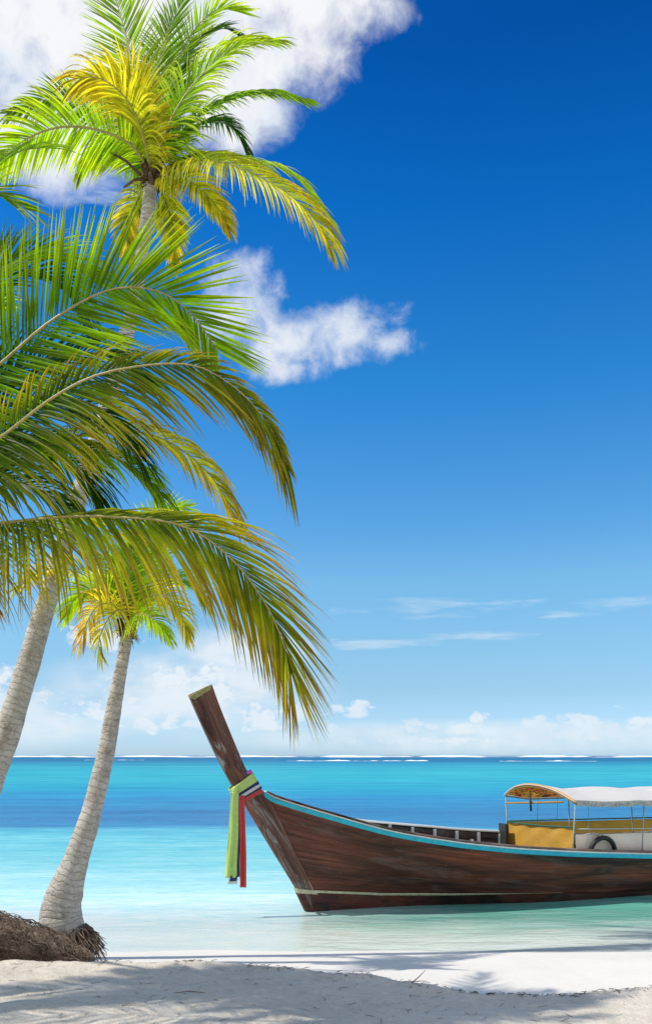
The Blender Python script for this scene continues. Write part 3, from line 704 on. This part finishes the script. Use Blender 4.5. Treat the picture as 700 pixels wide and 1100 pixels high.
# ------------------------------------------------------------ longtail boat
BX, BY, BA = -.37, 11.79, R(21)
CA, SA = math.cos(BA), math.sin(BA)
def B(px, py, yl=0):                   # boat coordinates (along, across, up) of what the photo shows at a given offset from the keel line
    u = (px-350)/F; X0 = BX-SA*yl; Y0 = BY+CA*yl
    s = (u*Y0-X0)/(CA-u*SA); return s, H-(py-HY)/F*(Y0+SA*s)
def boat():
    t = thing('longtail_boat', 'dark wooden longtail boat with tall raised prow moored in the shallows', 'boat', (BX, BY, 0), BA)
    L = 9.5
    back = [B(*q) for q in ((226.6, 737), (235.7, 762), (256.3, 812), (265.4, 830.6), (280, 849), (290, 863), (313, 910), (336, 957), (348, 984))]
    front = [B(*q) for q in ((203, 748), (213, 771), (229, 806), (238, 824), (250.6, 847), (263, 866), (291, 912), (318.5, 957), (331, 983))]
    ztab = sorted([(z, s) for s, z in back[4:]])
    s_top, z_top = back[4]
    GW = [(278, 851), (300, 860), (334, 870.5), (388, 886), (420, 894.5), (450, 900), (500, 907.5), (556, 913), (620, 916.5), (700, 918.5), (800, 919)]
    def beam(sg): return .95*(1-math.exp(-max(0, sg)/1.45))*(1-.35*smooth(6.5, 9.5, sg))
    def zg(s):
        if s <= s_top: return z_top
        b = .05+beam(s-s_top); X = BX+CA*s+SA*b; Y = BY+SA*s-CA*b
        px = 350+F*X/Y
        z = H-(interp(GW, px)-HY)/F*Y
        if s > 5.6: z = max(z, .62)+.10*max(0, s-5.6)**1.3*.35
        return z
    zgt = [(s_top+i*.1, 0) for i in range(110)]; zgt = [(s, zg(s)) for s, _ in zgt]
    zgt = [(s, sum(zgt[clamp(i+j, 0, len(zgt)-1)][1] for j in (-2, -1, 0, 1, 2))/5 if i > 2 else z) for i, (s, z) in enumerate(zgt)]
    ZG = lambda s: interp(zgt, s)
    ZK = lambda s: lerp(-.03, -.16, smooth(.1, 3., s))+.5*smooth(7.5, 9.8, s)
    pw = lambda sg: lerp(1.05, .28, smooth(0, 3.8, sg))
    def stem(tt):
        s = s_top; z = z_top
        for _ in range(12):
            s = interp(ztab, z); z = ZK(s)+(ZG(s)-ZK(s))*tt
        return s
    WB = lambda s: .11*smooth(.0, 2.6, s)
    NT_, NQ = 26, 90
    st = [stem(i/NT_) for i in range(NT_+1)]
    def pt(s, tt, inset=0., off=0.):
        i = clamp(tt*NT_, 0, NT_-1e-6); k = int(i); s0 = lerp(st[k], st[k+1], i-k)
        sg = max(0, s-s0); wd = .05+beam(sg)*tt**pw(sg)-inset+off
        return Vector((s, max(.004, wd), ZK(s)+(ZG(s)-ZK(s))*tt))
    def zt(s, z): return clamp((z-ZK(s))/(ZG(s)-ZK(s)))
    def side(sign, t0, t1, inset, rows, name, mat, vsc=1.):
        mb = MB(); uvs = []
        for i in range(rows+1):
            tt = lerp(t0, t1, i/rows); k = clamp(tt*NT_, 0, NT_-1e-6); kk = int(k); s0 = lerp(st[kk], st[kk+1], k-kk)
            for j in range(NQ+1):
                q = (j/NQ)**1.25; s = lerp(s0, L, q); p = pt(s, tt, inset)
                lap = .004*((tt*11) % 1) if not inset else 0
                mb.v.append((p.x, sign*(p.y+lap), p.z)); uvs.append((s*.5, tt*vsc+(3 if sign > 0 else 0)))
        w_ = NQ+1
        for i in range(rows):
            for j in range(NQ): mb.f.append((i*w_+j, i*w_+j+1, (i+1)*w_+j+1, (i+1)*w_+j))
        return mb, uvs
    # hull skin: both sides and the transom in one mesh, and the lining inside
    hb = MB(); hu = []
    for sign in (-1, 1):
        m_, u_ = side(sign, .0, 1., 0, 60, '', None); hb.add(m_.v, m_.f); hu += u_
    tr = [Vector((L, sg*pt(L, i/12).y, pt(L, i/12).z)) for sg in (1, -1) for i in (range(12, -1, -1) if sg > 0 else range(13))]
    hb.add(tr, [tuple(range(len(tr)))]); hu += [(v.y*.5, v.z) for v in tr]
    hull = hb.build('hull', M['hull'], t, uvs=hu)
    ib = MB(); iu = []
    for sign in (-1, 1):
        m_, u_ = side(sign, .12, 1., .045, 30, '', None); ib.add(m_.v, m_.f); iu += u_
    ib.build('hull_lining', M['inner'], t, uvs=iu)
    def strip(sign, s0, s1, fz, o0, o1, h, n=110):       # ribbon of rectangular section that follows the hull; o0,o1: offsets from the skin
        rows = []; uv = []; h_ = h
        for i in range(n+1):
            s = lerp(s0, s1, i/n); z = fz(s); h = h_(s) if callable(h_) else h_; tt = zt(s, z); y = pt(s, tt).y
            y2 = pt(s, clamp(tt-.03)).y
            rows.append([Vector((s, sign*(y+o0), z+h/2)), Vector((s, sign*(y+o1), z+h/2)), Vector((s, sign*(y2+o1), z-h/2)), Vector((s, sign*(y2+o0), z-h/2))])
            uv += [(s, .0), (s, .03), (s, .06), (s, .09)]
        mb = MB(); mb.loft(rows, True)
        mb.f.append((3, 2, 1, 0)); k = 4*n; mb.f.append((k, k+1, k+2, k+3))
        return mb, uv
    for sign in (-1, 1):
        m_, u_ = strip(sign, s_top+.03, L, lambda s: ZG(s)-.03, -.01, .034, .062); m_.build('rub_rail', M['cyan'], t, uvs=u_, bevel=.004)
        m_, u_ = strip(sign, s_top+.05, L, lambda s: ZG(s)+.012, -.03, .026, .022); m_.build('white_edging', M['white'], t, uvs=u_)
        m_, u_ = strip(sign, s_top+.08, L, lambda s: ZG(s)+.040+(WB(s) if sign > 0 else 0), -.07, .018, .034); m_.build('gunwale', M['cap'] if sign < 0 else M['white'], t, uvs=u_, bevel=.006)
        ct = [(-.2, .285), (.2, .285), (1.2, .205), (2.2, .175), (3.2, .165), (4., .15)]
        m_, u_ = strip(sign, .2, 3.9, lambda s: interp(ct, s), .006, .028, lambda s: lerp(.036, .006, smooth(1.6, 3.9, s)), 60); m_.build('strake', M['cream'], t, uvs=u_, bevel=.004)
        # dark bottom strakes below the cream line
        mb = MB(); uv = []; n = 80
        for i in range(n+1):
            s = lerp(.24, 8.5, (i/n)**1.2); zz = interp(ct, s)-.02
            if s > 4: zz = .13-.03*(s-4)
            for k in range(7):
                z = lerp(ZK(s)-.0, zz, k/6); p = pt(s, zt(s, z)); mb.v.append((p.x, sign*(p.y+.012), z)); uv.append((s, k*.03+sign*2))
        for i in range(n):
            for k in range(6): mb.f.append((i*7+k, (i+1)*7+k, (i+1)*7+k+1, i*7+k+1))
        mb.build('bottom_strake', M['lower'], t, uvs=uv)
    # prow: one thick timber from the top of the post to the foot
    mb = MB(); uv = []; N = 50
    fr = catmull([Vector((a, 0, b)) for a, b in front], N); bk = catmull([Vector((a, 0, b)) for a, b in back], N)
    rows = []
    for i in range(N+1):
        a, b = fr[i], bk[i]; u = i/N
        hf = lerp(.050, .028, u); hk = lerp(.085, .060, u); md = a.lerp(b, .35)
        row = []
        for (p, h, sg) in ((a, hf, -1), (md, lerp(hf, hk, .55)+.012, -1), (b, hk, -1), (b, hk, 1), (md, lerp(hf, hk, .55)+.012, 1), (a, hf, 1)):
            row.append(Vector((p.x, sg*h, p.z)))
        rows.append(row); uv += [(u*2.6, .0), (u*2.6, .12), (u*2.6, .36), (u*2.6, .55), (u*2.6, .8), (u*2.6, .95)]
    mb.loft(rows, True); k = 6*N; mb.f.append((5, 4, 3, 2, 1, 0)); mb.f.append(tuple(k+j for j in range(6)))
    post = mb.build('prow_post', M['stem'], t, sm=False, uvs=uv, bevel=.006)
    mb = MB(); up = Vector((-.12, 0, .3)).normalized()
    r0 = rows[0]; lo = [v+up*.002 for v in r0]; hi = [v+up*.016 for v in r0]
    cc = sum(r0, Vector())/6; lo = [cc+(v-cc)*1.02+up*.001 for v in r0]; hi = [cc+(v-cc)*.98+up*.018 for v in r0]
    mb.add(lo+hi, [(i, (i+1) % 6, 6+(i+1) % 6, 6+i) for i in range(6)]+[(6, 7, 8, 9, 10, 11)])
    mb.build('post_end', M['capend'], post, sm=False)
    mb = MB(); cp = [B(q[0], q[1], -.085) for q in ((202.6, 748.5), (222, 737.5), (227, 736.8), (226, 741), (209, 751.5))]
    k = len(cp); mb.add([Vector((a, -.096, b)) for a, b in cp]+[Vector((a, -.03, b)) for a, b in cp], [tuple(range(k)), tuple(range(2*k-1, k-1, -1))]+[(i, i+k, (i+1) % k+k, (i+1) % k) for i in range(k)])
    mb.build('sawn_edge', M['capend'], post, sm=False, bevel=.004)
    mb = MB(); uv = []; n = 90; rws = []
    for i in range(n+1):
        s = lerp(s_top+.3, L, i/n); y = pt(s, 1).y
        rws.append([Vector((s, y-.05, ZG(s)-.01)), Vector((s, y-.05, ZG(s)+.03+WB(s))), Vector((s, y-.02, ZG(s)+.03+WB(s))), Vector((s, y-.02, ZG(s)-.01))]); uv += [(s, 0), (s, .1), (s, .13), (s, .23)]
    mb.loft(rws, True); mb.build('wash_board', M['inner'], t, uvs=uv)
    for i in range(8):
        s = .9+i*.42; y = pt(s, 1).y
        mb = MB(); mb.box((s, y-.075, ZG(s)-.04+WB(s)*.5), (.05, .045, .20)); mb.build('rib_head', M['white'], t, sm=False, bevel=.004)
    for nm, mt, pl, yy in (('strake', 'cream', ((318.2, 955), (341, 957.3), (341, 961.2), (320, 960.2)), .082), ('bottom_strake', 'lower', ((320, 960), (350, 961), (356, 985), (332.5, 986), (326, 973)), .072)):
        for sign in (-1, 1):
            cp = [B(a_, b_, -.07) for a_, b_ in pl]; k = len(cp); mb = MB()
            mb.add([Vector((a_, sign*yy*(.75 if j_ in (0, k-1) or (k == 5 and j_ == 3) else 1), b_)) for j_, (a_, b_) in enumerate(cp)]+[Vector((a_, sign*.01, b_)) for a_, b_ in cp], [tuple(range(k)), tuple(range(2*k-1, k-1, -1))]+[(i, i+k, (i+1) % k+k, (i+1) % k) for i in range(k)])
            mb.build(nm, M[mt], t, sm=False, bevel=.004, uvs=[(v[0], v[2]) for v in mb.v])
    # ribs, deck, thwarts
    for i in range(13):
        s = .8+i*.62
        for sign in (-1, 1):
            mb = MB(); pts = [pt(s, lerp(.15, 1.0, k/8), .06) for k in range(9)]
            rws = [[Vector((s-.022, sign*p.y, p.z)), Vector((s+.022, sign*p.y, p.z)), Vector((s+.022, sign*max(0, p.y-.045), p.z)), Vector((s-.022, sign*max(0, p.y-.045), p.z))] for p in pts]
            mb.loft(rws, True); mb.build('rib', M['white'] if i % 2 == 0 else M['cap'], t, sm=False)
    mb = MB(); uv = []
    for i in range(46):
        s = .5+i*.18; y = pt(s+.09, zt(s+.09, .16)).y-.06
        if y > .05: mb.box((s+.08, 0, .16+.004*random.random()), (.165, 2*y, .02))
    uv = [(v[1], v[0]) for v in mb.v]
    mb.build('deck', M['inner'], t, sm=False, uvs=uv)
    for s in (1.2, 2.3, 3.4):
        mb = MB(); y = pt(s, .82).y-.05; mb.box((s, 0, ZG(s)-.16), (.2, 2*y, .03)); mb.build('thwart', M['cap'], t, sm=False, uvs=[(v[1], v[0]) for v in mb.v], bevel=.004)
    # small foredeck behind the post
    mb = MB(); rws = []
    for i in range(12):
        s = s_top+.1+i*.055; y = max(.03, pt(s, 1).y-.05); rws.append([Vector((s, -y, ZG(s)+.01)), Vector((s, y, ZG(s)+.01))])
    mb.loft(rws); mb.build('foredeck', M['cap'], t, uvs=[(v[0], v[1]) for v in mb.v])
    # canopy
    s0, s1 = 3.98, 8.2
    cn = thing_part('canopy', t)
    def roofp(s, a, dz=0):                                # a: -1 near edge .. 1 far edge
        u = (s-s0)/(s1-s0); sag = -.05*math.sin(math.pi*((s-s0)/1.15 % 1))**2*(.3+.7*(1-a*a))
        z = 1.50+.205*(1-abs(a)**2.2)-.035*u+sag*.6+dz
        z += .006*noise.noise(Vector((s*5, a*4, 0)))+.045*smooth(.45, .0, s-s0)*(1-.7*max(0, -a))
        return Vector((s-.10*(1-a*a)*max(0, 1-(s-s0)/.5), a*(.95+.0*u), z))
    def sheet(a0, a1, dz, sA, sB, ns, na):
        mb = MB(); mb.loft([[roofp(lerp(sA, sB, i/ns), lerp(a0, a1, j/na), dz) for j in range(na+1)] for i in range(ns+1)]); return mb
    roof = sheet(-1, 1, 0, s0-.02, s1, 70, 24); ro = roof.build('roof_sheet', M['roof'], cn)
    sd = ro.modifiers.new('Solidify', 'SOLIDIFY'); sd.thickness = .012; sd.offset = 1
    sheet(-.97, .97, -.016, s0-.0, s1, 60, 22).build('roof_lining', M['print_'], cn)
    mb = MB(); rw = []
    for i in range(121):
        s = lerp(s0-.02, s1, i/120); p = roofp(s, -1); dz = .02*noise.noise(Vector((s*7, 1, 1)))
        rw.append([p+Vector((0, -.012, .03)), p+Vector((0, -.03, -.01)), p+Vector((0, -.02+.012*math.sin(s*40), -.055+dz))])
    mb.loft(rw); mb.build('valance', M['valance'], cn)
    mb = MB(); mb.tube([roofp(s0+.0, a/10, -.0) for a in range(-10, 11)], .014, 6); mb.build('front_hem', M['orange'], cn)
    for s in (s0, 5.25, 6.6, 7.9):
        for sg in (-1, 1):
            y = .92; p = pt(s, .98)
            mb = MB(); mb.tube([Vector((s, sg*min(y-.05, p.y-.11), p.z-.2)), Vector((s, sg*y, roofp(s, sg*.97).z-.015))], .0105, 8)
            mb.build('post', M['pole'], cn)
        mb = MB(); mb.tube([roofp(s, a/10*.97, -.035) for a in range(-10, 11)], .012, 6); mb.build('hoop', M['bamboo'], cn)
    for sg in (-1, 1):
        mb = MB(); mb.tube([roofp(s0+(s1-s0)*i/20, sg*.96, -.04) for i in range(21)], .013, 6); mb.build('side_rail', M['pole'], cn)
    mb = MB(); mb.tube([Vector((s0, -.62, 1.50)), Vector((s0, .93, 1.40))], .016, 6); mb.build('crossbar', M['bamboo'], cn)
    mb = MB(); mb.tube([Vector((s0-.03, .18, 1.60)), Vector((s0-.05, .12, 1.32))], .018, 6); mb.build('hanging_stick', M['dark'], cn)
    mb = MB(); mb.tube([Vector((s0+.05, -.9, ZG(s0)+.34)), Vector((s1, -.9, ZG(5.5)+.33))], .010, 6); mb.build('hand_rail', M['pole'], cn)
    def tarp(a, b, c, d, n, name, mat, amp=.012, fd=Vector((1, 0, 0))):     # a,b bottom; d,c top
        mb = MB(); rws = []
        for i in range(n+1):
            u = i/n; lo = a.lerp(b, u); hi = d.lerp(c, u); row = []
            for j in range(13):
                v = j/12; p = lo.lerp(hi, v)
                f = amp*(noise.noise(Vector((u*7, v*1.5, a.x)))*1.6+.7*math.sin((u*3+v*1.2)*7)*(.3+.7*v)) - Vector((0, 0, 1)).z*0
                p = p+fd*f; p.z -= .02*math.sin(math.pi*u)*v
                row.append(p)
            rws.append(row)
        mb.loft(rws); return mb.build(name, mat, cn)
    zs = ZG(s0)
    tarp(Vector((s0+.02, -.86, zs-.15)), Vector((s0+.02, .90, zs-.15)), Vector((s0+.02, .90, 1.08)), Vector((s0+.02, -.86, 1.13)), 30, 'front_tarpaulin', M['orange'])
    tarp(Vector((s0+.05, .93, .4)), Vector((s1, .93, .4)), Vector((s1, .93, 1.06)), Vector((s0+.05, .93, 1.09)), 60, 'far_tarpaulin', M['orange'], fd=Vector((0, 1, 0)))
    tarp(Vector((s0+.10, -.79, .5)), Vector((s1, -.79, .5)), Vector((s1, -.80, 1.02)), Vector((s0+.10, -.80, 1.02)), 60, 'near_tarpaulin', M['creamtarp'], .016, fd=Vector((0, 1, 0)))
    mb = MB(); mb.tube([Vector((s0+.01, -.86, 1.135)), Vector((s0+.01, 0, 1.095)), Vector((s0+.01, .92, 1.09))], .012, 6); mb.build('hem_cord', M['green'], cn)
    mb = MB(); mb.tube([Vector((s0+.02, .925, 1.10)), Vector((s1, .925, 1.07))], .012, 6); mb.build('hem_cord', M['green'], cn)
    for (s_, y_, z0_, z1_) in ((4.22, -.9, .95, 1.45), (5.0, .9, 1.08, 1.5), (4.6, .9, 1.08, 1.5)):
        mb = MB(); mb.tube([Vector((s_, y_, z0_)), Vector((s_+.01, y_, z1_))], .004, 5); mb.build('tie_cord', M['cyan'], cn)
    # splash board in front of the far canopy post
    mb = MB(); mb.box((s0-.12, .80, ZG(s0)+.13), (.05, .22, .34)); mb.build('coaming', M['dark'], t, sm=False, bevel=.006)
    # black rubber ring hung inside the near gunwale
    rs, ry = 4.52, -.80; zc = .70; zz = ZG(rs)
    X = thing('rubber_ring', 'black rubber ring hanging against the pale tarpaulin of the boat', 'rubber ring', bw(rs, ry-.06, 0), BA)
    mb = MB(); mb.tube([Vector((.225*math.cos(a), -.02*math.sin(a), zz+.0+.225*math.sin(a))) for a in [2*math.pi*i/40 for i in range(40)]], .036, 12, closed=True)
    mb.build('tyre', M['rubber'], X)
    mb = MB(); mb.tube([Vector((.0+.045*math.cos(a), .055*math.sin(a)*.6, zz+.225+.048*math.sin(a))) for a in [2*math.pi*i/16 for i in range(16)]], .010, 6, closed=True)
    mb.tube([Vector((-.02, .03, zz+.27)), Vector((-.15, .04, zz+.30)), Vector((-.32, .02, zz+.28))], .009, 6); mb.build('lashing', M['rope'], X)
    # ribbons
    S = thing('sash', 'green, white, navy and red silk sashes knotted around the boat prow', 'sash', (BX, BY, 0), BA)
    def wrap(off, wid, mat, name, bulge):
        # loop around the timber, slanting from the high front knot to the low gunwale side
        mb = MB(); rws = []
        n = 48
        for i in range(n):
            th = 2*math.pi*i/n
            row = []
            for k in range(7):
                v = k/6-.5
                # centre line on the timber: along it by off, tilted
                s_c, z_c = WC
                along = off+v*wid
                ax = Vector((.46, 0, -.89)); acr = Vector((.89, 0, .46))
                e = .19+bulge; cx = math.cos(th); sy = math.sin(th)
                px_ = math.copysign(abs(cx)**.55, cx)*e; py_ = math.copysign(abs(sy)**.55, sy)*(.105+bulge)
                p = Vector((s_c, 0, z_c))+ax*(along*(1.0+.12*(px_/e))-.012*px_/e)+acr*px_+Vector((0, py_, 0))
                p += acr*.006*math.sin(v*18+th*2)+Vector((0, .006*math.sin(v*22+th), 0))
                row.append(p)
            rws.append(row)
        rws.append(rws[0]); mb.loft(rws); o = mb.build(name, mat, S)
        sd = o.modifiers.new('Solidify', 'SOLIDIFY'); sd.thickness = .006
        return o
    s1_, z1_ = B(265.5, 849, -.1); WC = (s1_, z1_)
    wrap(-.085, .13, M['s_green'], 'green_ribbon', .010)
    wrap(-.008, .035, M['s_navy'], 'navy_ribbon', .016)
    wrap(.040, .065, M['s_white'], 'white_ribbon', .012)
    wrap(.062, .018, M['s_navy'], 'navy_ribbon', .020)
    wrap(.098, .055, M['s_red'], 'red_ribbon', .012)
    def tail(px0, px1, py0, py1, pxb0, pxb1, mat, name, yl, folds=3, ph=0, amp=.02):
        mb = MB(); rws = []
        for i in range(31):
            v = i/30; row = []
            for j in range(11):
                u = j/10; px = lerp(lerp(px0, px1, u), lerp(pxb0, pxb1, u), v); py = lerp(py0, py1, v)
                s, z = B(px, py, yl)
                s += .010*math.sin(v*5+ph*2)*v; z += .012*noise.noise(Vector((u*5, ph, 1)))*v
                y = yl+amp*(.5+.7*v)*math.sin(u*folds*3.14+ph+v*1.6+.5*math.sin(v*7+ph))+.01*noise.noise(Vector((u*2, v*4, ph)))
                row.append(Vector((s, y, z)))
            rws.append(row)
        mb.loft(rws); o = mb.build(name, mat, S); sd = o.modifiers.new('Solidify', 'SOLIDIFY'); sd.thickness = .004
    tail(248, 256.5, 851, 943, 242.5, 256, M['s_green'], 'green_tail', -.135, 4, .3)
    tail(253.5, 259, 853, 942, 254.5, 258, M['s_navy'], 'navy_tail', -.115, 2, .8)
    tail(255.5, 259, 855, 953, 256.5, 260.5, M['s_white'], 'white_tail', -.105, 2, 1.5)
    tail(256, 262.5, 855, 953.5, 257.5, 264.5, M['s_red'], 'red_tail', -.125, 3, 2.2)
    tail(245.5, 255, 942.5, 950, 245, 255, M['s_white'], 'tail_end', -.128, 2, .3, .004)
    tail(247.5, 254.5, 941.5, 947, 247.3, 254.6, M['s_navy'], 'tail_end', -.139, 2, .3, .004)
    # knot
    mb = MB(); ks, kz = B(252.5, 849, -.13)
    rws = []
    for i in range(13):
        a = math.pi*i/12; rws.append([Vector((ks, -.125, kz))+Vector((.045*math.sin(a)*math.cos(b)*(1+.15*math.sin(3*b)), .03*math.sin(a)*math.sin(b), .055*math.cos(a))) for b in [2*math.pi*k/16 for k in range(16)]])
    mb.loft(rws, True); mb.build('knot', M['s_green'], S)
    mb = MB(); a = B(266, 829, -.08); mb.tube([Vector((a[0]-.02, -.09, a[1]-.02)), Vector((a[0]+.03, -.10, a[1]+.0)), Vector((a[0]+.05, -.05, a[1]-.05))], [.02, .03, .012], 8); mb.build('flower', M['s_pink'], S)
def thing_part(name, parent):
    me = None
    o = bpy.data.objects.new(name, me); COL.objects.link(o); o.parent = parent; return o
def bw(s, y, z): return (BX+CA*s-SA*y, BY+SA*s+CA*y, z)

# ------------------------------------------------------------ wrack and twigs
def litter():
    mb = MB()
    for i in range(1500):
        x = random.uniform(-2.9, 3.4)
        e = interp(EDGE, x)+.07*noise.noise(Vector((x*2.3, 0, 5)))+.035*noise.noise(Vector((x*9, 0, 1)))
        dens = .35+.65*smooth(.3, 1.0, x)+noise.noise(Vector((x*3, 3, 0)))*.9
        if random.random() > dens: continue
        y = e+abs(random.gauss(0, .05))*random.choice((1, 1, -1)); z = sand_h(x, y)[0]+.006
        a = random.gauss(0, .7); ln = random.uniform(.006, .035); r = random.uniform(.0012, .0032)
        d = Vector((math.cos(a), math.sin(a), random.uniform(-.1, .35)))*ln
        p = Vector((x, y, z)); mb.tube([p-d, p+Vector((0, 0, .004)), p+d], [r*.6, r, r*.5], 4, False)
    for i in range(260):
        y = random.uniform(5.2, 7.0); x = random.uniform(-2.8, 2.9); z = sand_h(x, y)[0]+.003
        if y > interp(EDGE, x)-.05: continue
        a = random.uniform(0, 3.14); ln = random.choice((.006, .01, .02, .035, .05)); r = random.uniform(.001, .0022)
        d = Vector((math.cos(a), math.sin(a), .05))*ln; p = Vector((x, y, z))
        mb.tube([p-d, p+Vector((random.uniform(-.3, .3)*ln, 0, .003)), p+d], [r*.6, r, r*.4], 4, False)
    tag(mb.build('beach_wrack', M['debris']), 'thin line of dry weed and twig crumbs along the sand ledge', 'beach debris', kind='stuff')
    mb = MB(); x, y = .70, 6.36; z = sand_h(x, y)[0]
    mb.tube([Vector((x-.05, y, z+.0)), Vector((x+.0, y-.01, z+.045)), Vector((x+.055, y-.01, z+.10))], [.004, .0035, .0015], 6)
    mb.tube([Vector((x-.13, y-.05, z+.02)), Vector((x-.03, y-.03, z+.02)), Vector((x+.05, y-.02, z+.02))], [.002, .0035, .002], 6)
    tag(mb.build('twig', M['twig']), 'forked dry twig sticking up from the sand ledge', 'twig')
    mb = MB(); x, y = -.99, 6.1; z = sand_h(x, y)[0]
    mb.tube([Vector((x-.12, y-.02, z+.006)), Vector((x, y+.01, z+.012)), Vector((x+.11, y-.01, z+.006))], [.002, .004, .002], 6)
    tag(mb.build('twig', M['twig']), 'thin dry twig lying flat on the foreground sand at left', 'twig')

build_world(); make_sand(); make_sea(); palm_tall(); palm_small(); palm_near(); palm_shade(); boat(); litter()
